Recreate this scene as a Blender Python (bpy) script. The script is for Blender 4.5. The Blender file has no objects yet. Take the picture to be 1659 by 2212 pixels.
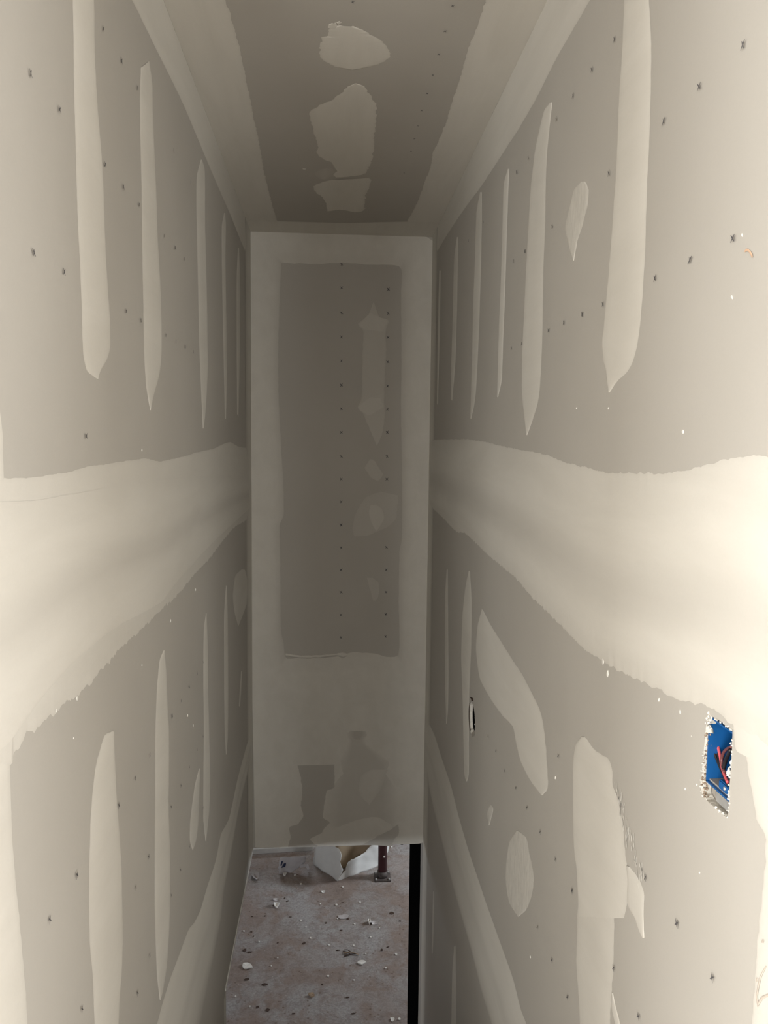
import bpy, bmesh, math, random
from mathutils import Vector, Matrix, noise

random.seed(7)
scene = bpy.context.scene
C = scene.collection

# ------------------------------------------------------------------ camera
CAM = Vector((0.0, 0.0, 1.43))
F_PX = 1648.9
PITCH, YAW, ROLL = 0.08496, 0.06958, 0.010836
_f = Vector((math.sin(YAW) * math.cos(PITCH), math.cos(YAW) * math.cos(PITCH), -math.sin(PITCH)))
_r0 = Vector((math.cos(YAW), -math.sin(YAW), 0))
_u0 = _r0.cross(_f)
_r = _r0 * math.cos(ROLL) + _u0 * math.sin(ROLL)
_u = _u0 * math.cos(ROLL) - _r0 * math.sin(ROLL)
cam_data = bpy.data.cameras.new('camera')
cam_data.sensor_fit = 'VERTICAL'
cam_data.sensor_height = 36.0
cam_data.lens = F_PX / 2212.0 * 36.0
cam_data.clip_start = 0.02
cam = bpy.data.objects.new('camera', cam_data)
C.objects.link(cam)
cam.matrix_world = Matrix(((_r.x, _u.x, -_f.x, CAM.x), (_r.y, _u.y, -_f.y, CAM.y),
                           (_r.z, _u.z, -_f.z, CAM.z), (0, 0, 0, 1)))
scene.camera = cam

# ------------------------------------------------------------------ dimensions
XL, XR, YE = -0.3873, 0.4824, 3.75      # stairwell side walls and end wall
YN = 0.70                                # near end of the stairwell walls
ZC = 2.44                                # ceiling
ZH = CAM.z - 2.0353                      # underside of the end wall
ZF = -2.70                               # basement floor


# ------------------------------------------------------------------ world, lights, exposure
world = bpy.data.worlds.new('world')
scene.world = world
world.use_nodes = True
world.node_tree.nodes['Background'].inputs[0].default_value = (0.75, 0.87, 1.0, 1)
world.node_tree.nodes['Background'].inputs[1].default_value = 1.0


def area(name, loc, direction, sx, sy, power, col):
    d = bpy.data.lights.new(name, 'AREA')
    d.shape = 'RECTANGLE'
    d.size, d.size_y, d.energy, d.color = sx, sy, power, col
    o = bpy.data.objects.new(name, d)
    C.objects.link(o)
    o.location = loc
    o.rotation_euler = Vector(direction).to_track_quat('-Z', 'Z').to_euler()
    return o


# daylight in unseen landing (left and right of the stair head) and basement windows, plus added fill
area('unseen_landing_daylight', (-2.72, -0.1, 1.15), (1, 0, 0), 1.3, 1.5, 76, (1.0, 0.985, 0.955))
area('unseen_landing_daylight', (2.42, -0.1, 1.20), (-1, 0, 0), 1.2, 1.5, 44, (1.0, 0.98, 0.95))
area('unseen_landing_daylight', (-1.80, -2.95, 1.12), (0, 1, 0), 1.3, 1.5, 140, (1.0, 0.99, 0.965))  # unseen back window, added for more light down the stairwell
area('unseen_landing_daylight', (1.75, -2.95, 1.12), (0, 1, 0), 1.2, 1.5, 95, (1.0, 0.99, 0.965))  # second unseen back window, added for the same frontal light
area('unseen_landing_daylight', (0.05, -2.95, 1.12), (0, 1, 0), 1.0, 1.5, 17, (1.0, 0.985, 0.95))  # weak unseen central fill, added to even out the end wall
area('unseen_basement_daylight', (2.93, 6.9, -1.15), (-1, 0, 0), 0.9, 0.55, 58, (0.86, 0.93, 1.0))
area('unseen_basement_daylight', (-1.2, 9.95, -1.2), (0, -1, 0), 1.2, 0.6, 24, (0.86, 0.92, 1.0))
area('unseen_basement_daylight', (-2.7, YN - .03, -0.71), (0, 1, 0), 1.4, 0.14, 58, (0.88, 0.93, 1.0))  # unseen slot lamp, added for the sack's left panel, kept narrow against spill

scene.view_settings.view_transform = 'Standard'
scene.view_settings.look = 'None'
scene.view_settings.gamma = 1.0
scene.view_settings.use_curve_mapping = False
scene.view_settings.exposure = 0.23

class Plane:
    """A real surface: origin, two in-plane axes and the side that faces the room."""
    def __init__(s, o, u, v, n):
        s.o, s.u, s.v, s.n = Vector(o), Vector(u), Vector(v), Vector(n)

    def at(s, px, py):                   # point of the photograph -> in-plane metres
        d = _f + _r * ((px - 829.5) / F_PX) - _u * ((py - 1106.0) / F_PX)
        t = (s.o - CAM).dot(s.n) / d.dot(s.n)
        p = CAM + d * t - s.o
        return Vector((p.dot(s.u), p.dot(s.v)))

    def p(s, a, b, h=0.0):
        return s.o + s.u * a + s.v * b + s.n * h

    def at3(s, px, py, h=0.0):
        q = s.at(px, py)
        return s.p(q.x, q.y, h)


LEFT = Plane((XL, 0, 0), (0, 1, 0), (0, 0, 1), (1, 0, 0))
RIGHT = Plane((XR, 0, 0), (0, 1, 0), (0, 0, 1), (-1, 0, 0))
END = Plane((0, YE, 0), (1, 0, 0), (0, 0, 1), (0, -1, 0))
CEIL = Plane((0, 0, ZC), (1, 0, 0), (0, 1, 0), (0, 0, -1))
FLOOR = Plane((0, 0, ZF), (1, 0, 0), (0, 1, 0), (0, 0, 1))
YV = LEFT.at(488, 2170).x                # where the lower left wall stops
YB = RIGHT.at(884, 1990).x               # where the black strip stops


# ------------------------------------------------------------------ materials
def mat(name):
    m = bpy.data.materials.new(name)
    m.use_nodes = True
    nt = m.node_tree
    return m, nt, nt.nodes['Principled BSDF']


def N(nt, t, **kw):
    n = nt.nodes.new(t)
    for k, v in kw.items():
        setattr(n, k, v)
    return n


def mixcol(nt, fac, a, b, mode='MIX'):
    n = N(nt, 'ShaderNodeMix', data_type='RGBA', blend_type=mode)
    for s, v in ((0, fac), (6, a), (7, b)):
        if hasattr(v, 'is_linked'):
            nt.links.new(v, n.inputs[s])
        else:
            n.inputs[s].default_value = v
    return n.outputs[2]


def noise_tex(nt, vec, scale, detail=4, rough=0.55, dist=0.0):
    n = N(nt, 'ShaderNodeTexNoise')
    n.inputs['Scale'].default_value = scale
    n.inputs['Detail'].default_value = detail
    n.inputs['Roughness'].default_value = rough
    n.inputs['Distortion'].default_value = dist
    nt.links.new(vec, n.inputs['Vector'])
    return n.outputs['Fac']


def ramp(nt, val, a, b, lo=0.0, hi=1.0):
    n = N(nt, 'ShaderNodeMapRange')
    n.inputs[1].default_value, n.inputs[2].default_value = a, b
    n.inputs[3].default_value, n.inputs[4].default_value = lo, hi
    nt.links.new(val, n.inputs[0])
    return n.outputs[0]


def math_n(nt, op, a, b):
    n = N(nt, 'ShaderNodeMath', operation=op)
    for i, v in enumerate((a, b)):
        if hasattr(v, 'is_linked'):
            nt.links.new(v, n.inputs[i])
        else:
            n.inputs[i].default_value = v
    return n.outputs[0]


def bump(nt, bsdf, val, strength, dist):
    n = N(nt, 'ShaderNodeBump')
    n.inputs['Strength'].default_value = strength
    n.inputs['Distance'].default_value = dist
    nt.links.new(val, n.inputs['Height'])
    nt.links.new(n.outputs[0], bsdf.inputs['Normal'])


PAPER = (0.464, 0.440, 0.399, 1)
PAPER2 = (0.492, 0.468, 0.426, 1)
MUD = (0.700, 0.673, 0.615, 1)
MUD2 = (0.668, 0.641, 0.582, 1)


def board_material(scraped=False):
    """Drywall paper with joint compound where the mesh attribute 'mud' says so."""
    m, nt, b = mat('drywall')
    tc = N(nt, 'ShaderNodeTexCoord').outputs['Object']
    big = noise_tex(nt, tc, 1.6, 3)
    fine = noise_tex(nt, tc, 260, 2)
    paper = mixcol(nt, ramp(nt, big, 0.35, 0.65), PAPER, PAPER2)
    streak = N(nt, 'ShaderNodeMapping')
    streak.inputs['Scale'].default_value = (14, 2.2, 11)
    nt.links.new(tc, streak.inputs['Vector'])
    st = noise_tex(nt, streak.outputs[0], 1.0, 5, 0.6, 0.4)
    mud = mixcol(nt, ramp(nt, st, 0.35, 0.70), MUD, MUD2)
    at = N(nt, 'ShaderNodeAttribute', attribute_name='mud').outputs['Fac']
    thin = math_n(nt, 'MULTIPLY', at, ramp(nt, st, 0.3, 0.7, 1.02, 0.95))
    if scraped:                          # compound dragged off again by the knife: upright scratches
        mp = N(nt, 'ShaderNodeMapping')
        mp.inputs['Scale'].default_value = (60, 120, 22)
        nt.links.new(tc, mp.inputs['Vector'])
        thin = math_n(nt, 'MULTIPLY', thin, ramp(nt, noise_tex(nt, mp.outputs[0], 1.0, 6, 0.75, 0.8), 0.38, 0.58, 0.45, 1.0))
    col = mixcol(nt, thin, paper, mud)
    g = N(nt, 'ShaderNodeValToRGB')
    col = mixcol(nt, 1.0, col, g.outputs[0], 'MULTIPLY')
    g.color_ramp.elements[0].color = (0.965, 0.965, 0.965, 1)
    nt.links.new(fine, g.inputs[0])
    nt.links.new(col, b.inputs['Base Color'])
    b.inputs['Roughness'].default_value = 0.85
    b.inputs['Specular IOR Level'].default_value = 0.25
    bump(nt, b, noise_tex(nt, tc, 45, 5), 0.10, 0.004)
    return m


def plain(name, col, rough=0.7, spec=0.3, var=0.12, scale=20, metal=0.0, bmp=0.15, bdist=0.003):
    m, nt, b = mat(name)
    tc = N(nt, 'ShaderNodeTexCoord').outputs['Object']
    n = noise_tex(nt, tc, scale, 5, 0.6)
    a = tuple(c * (1 - var) for c in col) + (1,)
    c2 = tuple(min(1, c * (1 + var)) for c in col) + (1,)
    nt.links.new(mixcol(nt, ramp(nt, n, 0.3, 0.7), a, c2), b.inputs['Base Color'])
    b.inputs['Roughness'].default_value = rough
    b.inputs['Specular IOR Level'].default_value = spec
    b.inputs['Metallic'].default_value = metal
    bump(nt, b, n, bmp, bdist)
    return m


def concrete_material():
    m, nt, b = mat('dusty_concrete')
    tc = N(nt, 'ShaderNodeTexCoord').outputs['Object']
    big = noise_tex(nt, tc, 1.5, 6, 0.62, 0.6)
    mid = noise_tex(nt, tc, 5.5, 8, 0.68, 0.5)
    fine = noise_tex(nt, tc, 60, 6, 0.7)
    col = mixcol(nt, ramp(nt, fine, 0.3, 0.7), (0.27, 0.262, 0.265, 1), (0.46, 0.45, 0.455, 1))
    dust = math_n(nt, 'ADD', ramp(nt, big, 0.40, 0.62), ramp(nt, mid, 0.50, 0.66, 0, 0.7))
    dust.node.use_clamp = True
    col = mixcol(nt, math_n(nt, 'MULTIPLY', dust, 0.78), col, (0.265, 0.198, 0.165, 1))
    sm = noise_tex(nt, tc, 13, 8, 0.72, 1.2)
    col = mixcol(nt, ramp(nt, sm, 0.46, 0.70, 0, 0.6), col, (0.15, 0.115, 0.10, 1))
    v = N(nt, 'ShaderNodeTexVoronoi')
    v.inputs['Scale'].default_value = 22
    nt.links.new(tc, v.inputs['Vector'])
    spots = math_n(nt, 'MULTIPLY', ramp(nt, v.outputs['Distance'], 0.10, 0.22, 1, 0), ramp(nt, mid, 0.50, 0.56))
    col = mixcol(nt, math_n(nt, 'MULTIPLY', spots, 0.75), col, (0.13, 0.085, 0.065, 1))
    v2 = N(nt, 'ShaderNodeTexVoronoi')
    v2.inputs['Scale'].default_value = 30
    nt.links.new(tc, v2.inputs['Vector'])
    chips = math_n(nt, 'MULTIPLY', ramp(nt, v2.outputs['Distance'], 0.05, 0.10, 1, 0), ramp(nt, fine, 0.50, 0.56))
    col = mixcol(nt, math_n(nt, 'MULTIPLY', chips, 0.7), col, (0.66, 0.63, 0.60, 1))
    nt.links.new(col, b.inputs['Base Color'])
    b.inputs['Roughness'].default_value = 0.85
    bump(nt, b, math_n(nt, 'ADD', mid, fine), 0.35, 0.012)
    return m


M_BOARD = board_material()
M_SCRAPED = board_material(True)
M_CONC = concrete_material()
M_MARK = plain('pencil_mark', (0.105, 0.10, 0.105), 0.7)
M_CHIP = plain('white_plaster', (0.80, 0.79, 0.76), 0.8, bmp=0.4)
M_CRUMB = plain('crumbled_plaster', (0.73, 0.71, 0.66), 0.9, bmp=0.5)
M_CORE = plain('gypsum_core', (0.72, 0.69, 0.62), 0.9, scale=120, bmp=0.8)
M_TORNPAPER = plain('torn_brown_paper', (0.30, 0.23, 0.17), 0.9, scale=150, var=0.4, bmp=0.6)
M_BLUE = plain('blue_plastic', (0.007, 0.098, 0.31), 0.42, 0.5, 0.10, 12, bmp=0.05)
M_RED = plain('red_wire', (0.72, 0.12, 0.14), 0.4, 0.5)
M_BLACKW = plain('black_wire', (0.015, 0.013, 0.016), 0.35, 0.5)
M_BROWNW = plain('maroon_wire', (0.16, 0.05, 0.05), 0.4, 0.5)
M_SHEATH = plain('cable_sheath', (0.74, 0.70, 0.58), 0.5, 0.4)
M_STEEL = plain('galvanised_steel', (0.55, 0.55, 0.54), 0.45, 0.5, 0.15, 40, metal=0.6)
M_POST = plain('red_oxide_paint', (0.085, 0.032, 0.036), 0.5, 0.4, 0.25, 14)
M_PLATE = plain('dusty_steel_plate', (0.11, 0.095, 0.09), 0.7, 0.3, 0.3, 20)
M_BLACK = plain('unlit_gap_black', (0.004, 0.004, 0.004), 0.9, 0.0)
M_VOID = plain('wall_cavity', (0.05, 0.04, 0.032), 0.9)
M_BAG = plain('white_sheeting', (0.74, 0.75, 0.74), 0.6, 0.3, 0.06, 6, bmp=0.3, bdist=0.01)
M_TAN = plain('tan_cardboard', (0.42, 0.33, 0.23), 0.8, 0.2, 0.1, 9)
M_FILM = plain('grey_film', (0.52, 0.50, 0.51), 0.45, 0.4, 0.12, 8)
M_INK = plain('navy_ink', (0.03, 0.04, 0.09), 0.6)
M_DARKBIT = plain('dark_wood_chip', (0.075, 0.05, 0.04), 0.85, 0.2, 0.4, 60)
M_TANBIT = plain('tan_wood_chip', (0.36, 0.27, 0.19), 0.85, 0.2, 0.3, 60)
M_WOOD = plain('rough_lumber', (0.42, 0.31, 0.19), 0.8, 0.2, 0.2, 8)
M_PLY = plain('plywood_subfloor', (0.34, 0.27, 0.20), 0.8, 0.2, 0.15, 6)
M_ORANGE = plain('orange_stain', (0.62, 0.42, 0.29), 0.8)
M_SMUDGE = plain('brown_smudge', (0.50, 0.44, 0.38), 0.9)
M_DIRT = plain('grey_smudge', (0.36, 0.33, 0.29), 0.9)
M_FND = plain('foundation_concrete', (0.45, 0.44, 0.42), 0.9, 0.2, 0.15, 5)


# ------------------------------------------------------------------ mesh helpers
def link(name, me, m=None, parent=None):
    o = bpy.data.objects.new(name, me)
    C.objects.link(o)
    if m is not None and not me.materials:
        me.materials.append(m)
    if parent is not None:
        o.parent = parent
        o.matrix_parent_inverse = Matrix.Identity(4)
    return o


def to_mesh(name, bm, smooth=False):
    bmesh.ops.recalc_face_normals(bm, faces=bm.faces)
    me = bpy.data.meshes.new(name)
    bm.to_mesh(me)
    bm.free()
    if smooth:
        for p in me.polygons:
            p.use_smooth = True
    return me


def box_bm(bm, lo, hi):
    x0, y0, z0 = lo
    x1, y1, z1 = hi
    v = [bm.verts.new(c) for c in ((x0, y0, z0), (x1, y0, z0), (x1, y1, z0), (x0, y1, z0),
                                   (x0, y0, z1), (x1, y0, z1), (x1, y1, z1), (x0, y1, z1))]
    for f in ((0, 3, 2, 1), (4, 5, 6, 7), (0, 1, 5, 4), (1, 2, 6, 5), (2, 3, 7, 6), (3, 0, 4, 7)):
        bm.faces.new([v[i] for i in f])


def boxes(name, lst, m, parent=None, bevel=0.0):
    bm = bmesh.new()
    for lo, hi in lst:
        box_bm(bm, lo, hi)
    if bevel:
        bmesh.ops.bevel(bm, geom=list(bm.edges), offset=bevel, segments=2, affect='EDGES')
    return link(name, to_mesh(name, bm), m, parent)


def structure(o):
    o['kind'] = 'structure'
    return o


def tag(o, label, cat, group=None):
    o['label'] = label
    o['category'] = cat
    if group:
        o['group'] = group
    return o


def thing(name, loc, label, cat, group=None):
    o = bpy.data.objects.new(name, None)
    o.empty_display_size = 0.05
    C.objects.link(o)
    o.location = loc
    return tag(o, label, cat, group)


def local(o, me):
    """move a mesh given in world metres into the frame of a thing placed (unrotated) at its base"""
    me.transform(Matrix.Translation(-o.location))
    return me


def catmull(pts, per=8):
    if len(pts) < 3:
        return [Vector(p) for p in pts]
    P = [Vector(p) for p in pts]
    P = [P[0] * 2 - P[1]] + P + [P[-1] * 2 - P[-2]]
    out = []
    for i in range(1, len(P) - 2):
        a, b, c, d = P[i - 1], P[i], P[i + 1], P[i + 2]
        for k in range(per):
            t = k / per
            q = 0.5 * (2 * b + (c - a) * t + (2 * a - 5 * b + 4 * c - d) * t * t + (3 * b - a - 3 * c + d) * t ** 3)
            lin = b.lerp(c, t)
            out.append(q * 0.6 + lin * 0.4)
    out.append(P[-2])
    return out


def resample(pts, n):
    L = [0.0]
    for a, b in zip(pts, pts[1:]):
        L.append(L[-1] + (b - a).length)
    tot = L[-1] or 1e-9
    out, j = [], 0
    for i in range(n):
        s = tot * i / (n - 1)
        while j < len(pts) - 2 and L[j + 1] < s:
            j += 1
        seg = (L[j + 1] - L[j]) or 1e-9
        out.append(pts[j].lerp(pts[j + 1], (s - L[j]) / seg))
    return out


CRISP = ((0, .80, 0), (.05, .97, .5), (.2, 1, .9), (.5, .96, 1), (.8, 1, .9), (.95, .97, .5), (1, .80, 0))
_seed = [0.0]


def loft(name, pl, A, B, parent, prof=CRISP, ragA=.0012, ragB=.0012, n=None, layer=1, thick=.0012,
         m=None, wave=None, px=True, gain=1.0):
    """A trowelled coat between two edge lines: cross-section prof = (t, compound, thickness)."""
    _seed[0] += 7.31
    sd = _seed[0]
    if px:
        a = [pl.at(*q) for q in catmull(A)]
        b = [pl.at(*q) for q in catmull(B)]
    else:
        a, b = catmull(A), catmull(B)
    if n is None:
        ln = max(sum((q - p).length for p, q in zip(s, s[1:])) for s in (a, b))
        n = max(16, min(260, int(ln / 0.006)))
    a, b = resample(a, n), resample(b, n)

    def rag(line, other, amp, off):
        out = []
        for i, p in enumerate(line):
            d = p - other[i]
            w = min(1.0, d.length / 0.03)
            d = d.normalized() if d.length > 1e-6 else Vector((0, 0))
            k = (noise.noise(Vector((p.x * 60 + sd, p.y * 60, off))) * 1.0
                 + noise.noise(Vector((p.x * 220 + sd, p.y * 220, off))) * 0.6)
            out.append(p + d * (k * amp * w))
        return out
    a, b = rag(a, b, ragA, 1.7), rag(b, a, ragB, 5.9)
    base = 0.00015 + 0.0005 * (layer - 1)
    verts, mud, faces = [], [], []
    K = len(prof)
    for i in range(n):
        for t, mx, h in prof:
            q = a[i].lerp(b[i], t)
            hh = base + h * thick
            if wave:
                hh += wave(q)
            verts.append(pl.p(q.x, q.y, hh))
            mud.append(max(0.0, min(1.0, mx * gain)))
    for i in range(n - 1):
        for k in range(K - 1):
            faces.append((i * K + k, i * K + k + 1, (i + 1) * K + k + 1, (i + 1) * K + k))
    me = bpy.data.meshes.new(name)
    me.from_pydata(verts, [], faces)
    at = me.attributes.new('mud', 'FLOAT', 'POINT')
    at.data.foreach_set('value', mud)
    me.validate()
    for p in me.polygons:
        p.use_smooth = True
    if parent is not None and parent.type == 'EMPTY':
        local(parent, me)
    me.update()
    f0 = me.polygons[len(me.polygons) // 2]
    if f0.normal.dot(pl.n) < 0:
        me.flip_normals()
    return link(name, me, m or M_BOARD, parent)


def panel(name, pl, outer, holes, thick, m, rim=None, parent=None):
    """A board cut to an outline (in-plane metres) with holes, given its real thickness."""
    bm = bmesh.new()
    edges = []
    for loop in [outer] + holes:
        vs = [bm.verts.new(pl.p(x, y)) for x, y in loop]
        for i in range(len(vs)):
            edges.append(bm.edges.new((vs[i], vs[(i + 1) % len(vs)])))
    bmesh.ops.triangle_fill(bm, edges=edges, use_beauty=True, normal=pl.n)
    r = bmesh.ops.extrude_face_region(bm, geom=list(bm.faces))
    for g in r['geom']:
        if isinstance(g, bmesh.types.BMVert):
            g.co -= pl.n * thick
    me = to_mesh(name, bm)
    o = link(name, me, m, parent)
    if rim is not None:
        me.materials.append(rim)
        for p in me.polygons:
            if abs(p.normal.dot(pl.n)) < 0.5:
                p.material_index = 1
    return o


def tube(name, pts, r, m, parent, sides=10, per=6, taper=None):
    P = catmull(pts, per)
    bm = bmesh.new()
    rings = []
    up = Vector((0.31, 0.2, 0.93)).normalized()
    for i, p in enumerate(P):
        d = (P[min(i + 1, len(P) - 1)] - P[max(i - 1, 0)]).normalized()
        s = d.cross(up).normalized()
        t = s.cross(d)
        rr = r if taper is None else r * taper(i / (len(P) - 1))
        rings.append([bm.verts.new(p + (s * math.cos(a) + t * math.sin(a)) * rr)
                      for a in (2 * math.pi * k / sides for k in range(sides))])
    for x, y in zip(rings, rings[1:]):
        for k in range(sides):
            bm.faces.new((x[k], x[(k + 1) % sides], y[(k + 1) % sides], y[k]))
    bm.faces.new(rings[0][::-1])
    bm.faces.new(rings[-1])
    me = to_mesh(name, bm, True)
    if parent is not None:
        local(parent, me)
    return link(name, me, m, parent)


# ------------------------------------------------------------------ the setting: shell
def rect(a0, a1, b0, b1):
    return [(a0, b0), (a1, b0), (a1, b1), (a0, b1)]


wall_left = structure(panel('wall_left', LEFT,
                            [(YN, ZF), (YV, ZF), (YV, ZH), (YE + .10, ZH), (YE + .10, ZC), (YN, ZC)], [], 0.11, M_BOARD))

HOLE_L = [(1534, 1545), (1527, 1556), (1524, 1580), (1521, 1610), (1519, 1640), (1516, 1670), (1514, 1692), (1517, 1714), (1524, 1727)]
HOLE_R = [(1540, 1742), (1556, 1754), (1571, 1765), (1574, 1745), (1575, 1715), (1577, 1680), (1580, 1650), (1581, 1610), (1582, 1580), (1570, 1568), (1552, 1556)]
hole1 = [RIGHT.at(*q) for q in catmull(HOLE_L + HOLE_R + [HOLE_L[0]], 5)[:-1]]
hole1 = [(p.x + noise.noise(Vector((p.x * 300, p.y * 300, 3))) * .0018, p.y + noise.noise(Vector((p.x * 300, p.y * 300, 9))) * .0018) for p in hole1]
RC = RIGHT.at(1019.5, 1554)
hole2 = []
for k in range(48):
    a = 2 * math.pi * k / 48
    rr = 0.056 + 0.0022 * noise.noise(Vector((math.cos(a) * 6, math.sin(a) * 6, 2)))
    hole2.append((RC.x + math.cos(a) * rr * 1.02, RC.y + math.sin(a) * rr))
wall_right = structure(panel('wall_right', RIGHT, rect(YN, YE + .10, ZF, ZC), [hole1, hole2], 0.0127, M_BOARD, M_CORE))
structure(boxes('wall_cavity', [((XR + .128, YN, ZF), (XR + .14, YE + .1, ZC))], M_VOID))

# end wall with a slightly uneven lower edge
low = []
for k in range(41):
    x = XL + (XR - XL) * k / 40
    z = ZH + 0.002 * noise.noise(Vector((x * 14, 1, 0)))
    if k >= 39:
        z += 0.012
    low.append((x, z))
wall_end = structure(panel('wall_end', END, low + [(XR, ZC), (XL, ZC)], [], 0.10, M_BOARD))
ceiling = structure(boxes('ceiling', [((-2.8, -3.0, ZC), (2.5, YE + .2, ZC + .1))], M_BOARD))

# landing behind the camera: floor, walls with window openings, flanking walls of the stair head
structure(boxes('floor_landing', [((-2.8, -3.0, -0.28), (2.5, YN + .03, 0.0))], M_PLY))
structure(boxes('wall_landing_front', [((-2.8, YN, 0), (XL - .11, YN + .1, ZC)), ((XR + .0128, YN, 0), (2.5, YN + .1, ZC))], M_BOARD))
wins = [(-2.5, -1.12), (-.47, .57), (1.12, 2.38)]  # unseen back openings, added for the frontal fill lamps
back = [((a, -3.1, 0), (b, -3.0, ZC)) for a, b in zip([-2.8] + [w[1] for w in wins], [w[0] for w in wins] + [2.5])]
back += [((a, -3.1, 0), (b, -3.0, .34)) for a, b in wins] + [((a, -3.1, 1.90), (b, -3.0, ZC)) for a, b in wins]
structure(boxes('wall_landing_back', back, M_BOARD))


def wall_x(name, x0, x1, y0, y1, z0, z1, oy0, oy1, oz0, oz1, m):
    return structure(boxes(name, [((x0, y0, z0), (x1, y1, oz0)), ((x0, y0, oz1), (x1, y1, z1)),
                                  ((x0, y0, oz0), (x1, oy0, oz1)), ((x0, oy1, oz0), (x1, y1, oz1))], m))


wall_x('wall_landing_left', -2.9, -2.8, -3.0, YN, 0, ZC, -0.78, 0.58, 0.38, 2.12, M_BOARD)
wall_x('wall_landing_right', 2.5, 2.6, -3.0, YN, 0, ZC, -0.72, 0.52, 0.48, 2.02, M_BOARD)

# basement
floor = structure(boxes('floor', [((-4.0, YN - .5, ZF - .1), (3.1, 10.1, ZF))], M_CONC))
structure(boxes('ceiling_basement', [((-4.0, YN, ZH), (XL - .11, YE + .1, ZH + .3)), ((-4.0, YE + .1, ZH), (3.1, 10.1, ZH + .3)),
                                     ((XR + .14, YN, ZH), (3.1, YE + .1, ZH + .3))], M_WOOD))

structure(boxes('wall_basement_near', [((-4.0, YN - .1, ZF), (-3.45, YN, ZH + .3)), ((-1.95, YN - .1, ZF), (XL - .11, YN, ZH + .3)),
                                      ((-3.45, YN - .1, ZF), (-1.95, YN, -.80)), ((-3.45, YN - .1, -.62), (-1.95, YN, ZH + .3)), ((XL - .11, YN - .1, ZF), (3.1, YN, -0.28))], M_FND))  # includes the narrow slot added for the near fill lamp
structure(boxes('wall_basement_left', [((-4.1, YN, ZF), (-4.0, 10.1, ZH))], M_FND))
wall_x('wall_basement_right', 3.0, 3.1, YN, 10.1, ZF, ZH, 6.4, 7.4, -1.45, -0.85, M_FND)
structure(boxes('wall_basement_back', [((-4.0, 10.0, ZF), (-1.85, 10.1, ZH)), ((-.55, 10.0, ZF), (3.0, 10.1, ZH)),
                                       ((-1.85, 10.0, ZF), (-.55, 10.1, -1.55)), ((-1.85, 10.0, -.85), (-.55, 10.1, ZH))], M_FND))
black = structure(boxes('unlit_gap_1', [((XR - .004, YE + .104, ZF), (XR + .06, YB, ZH))], M_BLACK, bevel=.004))  # near-black strip: the shade of an unlit gap put into the colour
black['label'] = 'black strip standing for the unlit gap beyond the right wall beside the basement opening'

# stair flight below the sight line
stairs = bpy.data.objects.new('stair_flight', None)
C.objects.link(stairs)
stairs['kind'] = 'structure'
RISE, RUN = -ZF / 14, 0.245
bm = bmesh.new()
box_bm(bm, (XL + .04, 0, -.038), (XR - .04, RUN + .025, 0))
tread_me = to_mesh('tread', bm)
for k in range(13):
    o = link('tread', tread_me, M_WOOD, stairs)
    o.location = (0, YN + .035 + k * RUN, -(k + 1) * RISE)
for x0 in (XL + .002, XR - .04):
    bm = bmesh.new()
    y0, y1 = YN + .035, YN + .035 + 13 * RUN
    prof = [(y0, -.01), (y1, -.01 - 13 * RISE), (y1, ZF), (y1 - .3, ZF), (y0, -.42)]
    va = [bm.verts.new((x0, y, z)) for y, z in prof]
    vb = [bm.verts.new((x0 + .038, y, z)) for y, z in prof]
    bm.faces.new(va)
    bm.faces.new(vb[::-1])
    for i in range(5):
        bm.faces.new((va[i], vb[i], vb[(i + 1) % 5], va[(i + 1) % 5]))
    link('stringer', to_mesh('stringer', bm), M_WOOD, stairs)


# ------------------------------------------------------------------ joint compound, left wall
def stripes(pl, parent, lst, **kw):
    for L, R in lst:
        loft('compound_stripe', pl, L, R, parent, **kw)


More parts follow.
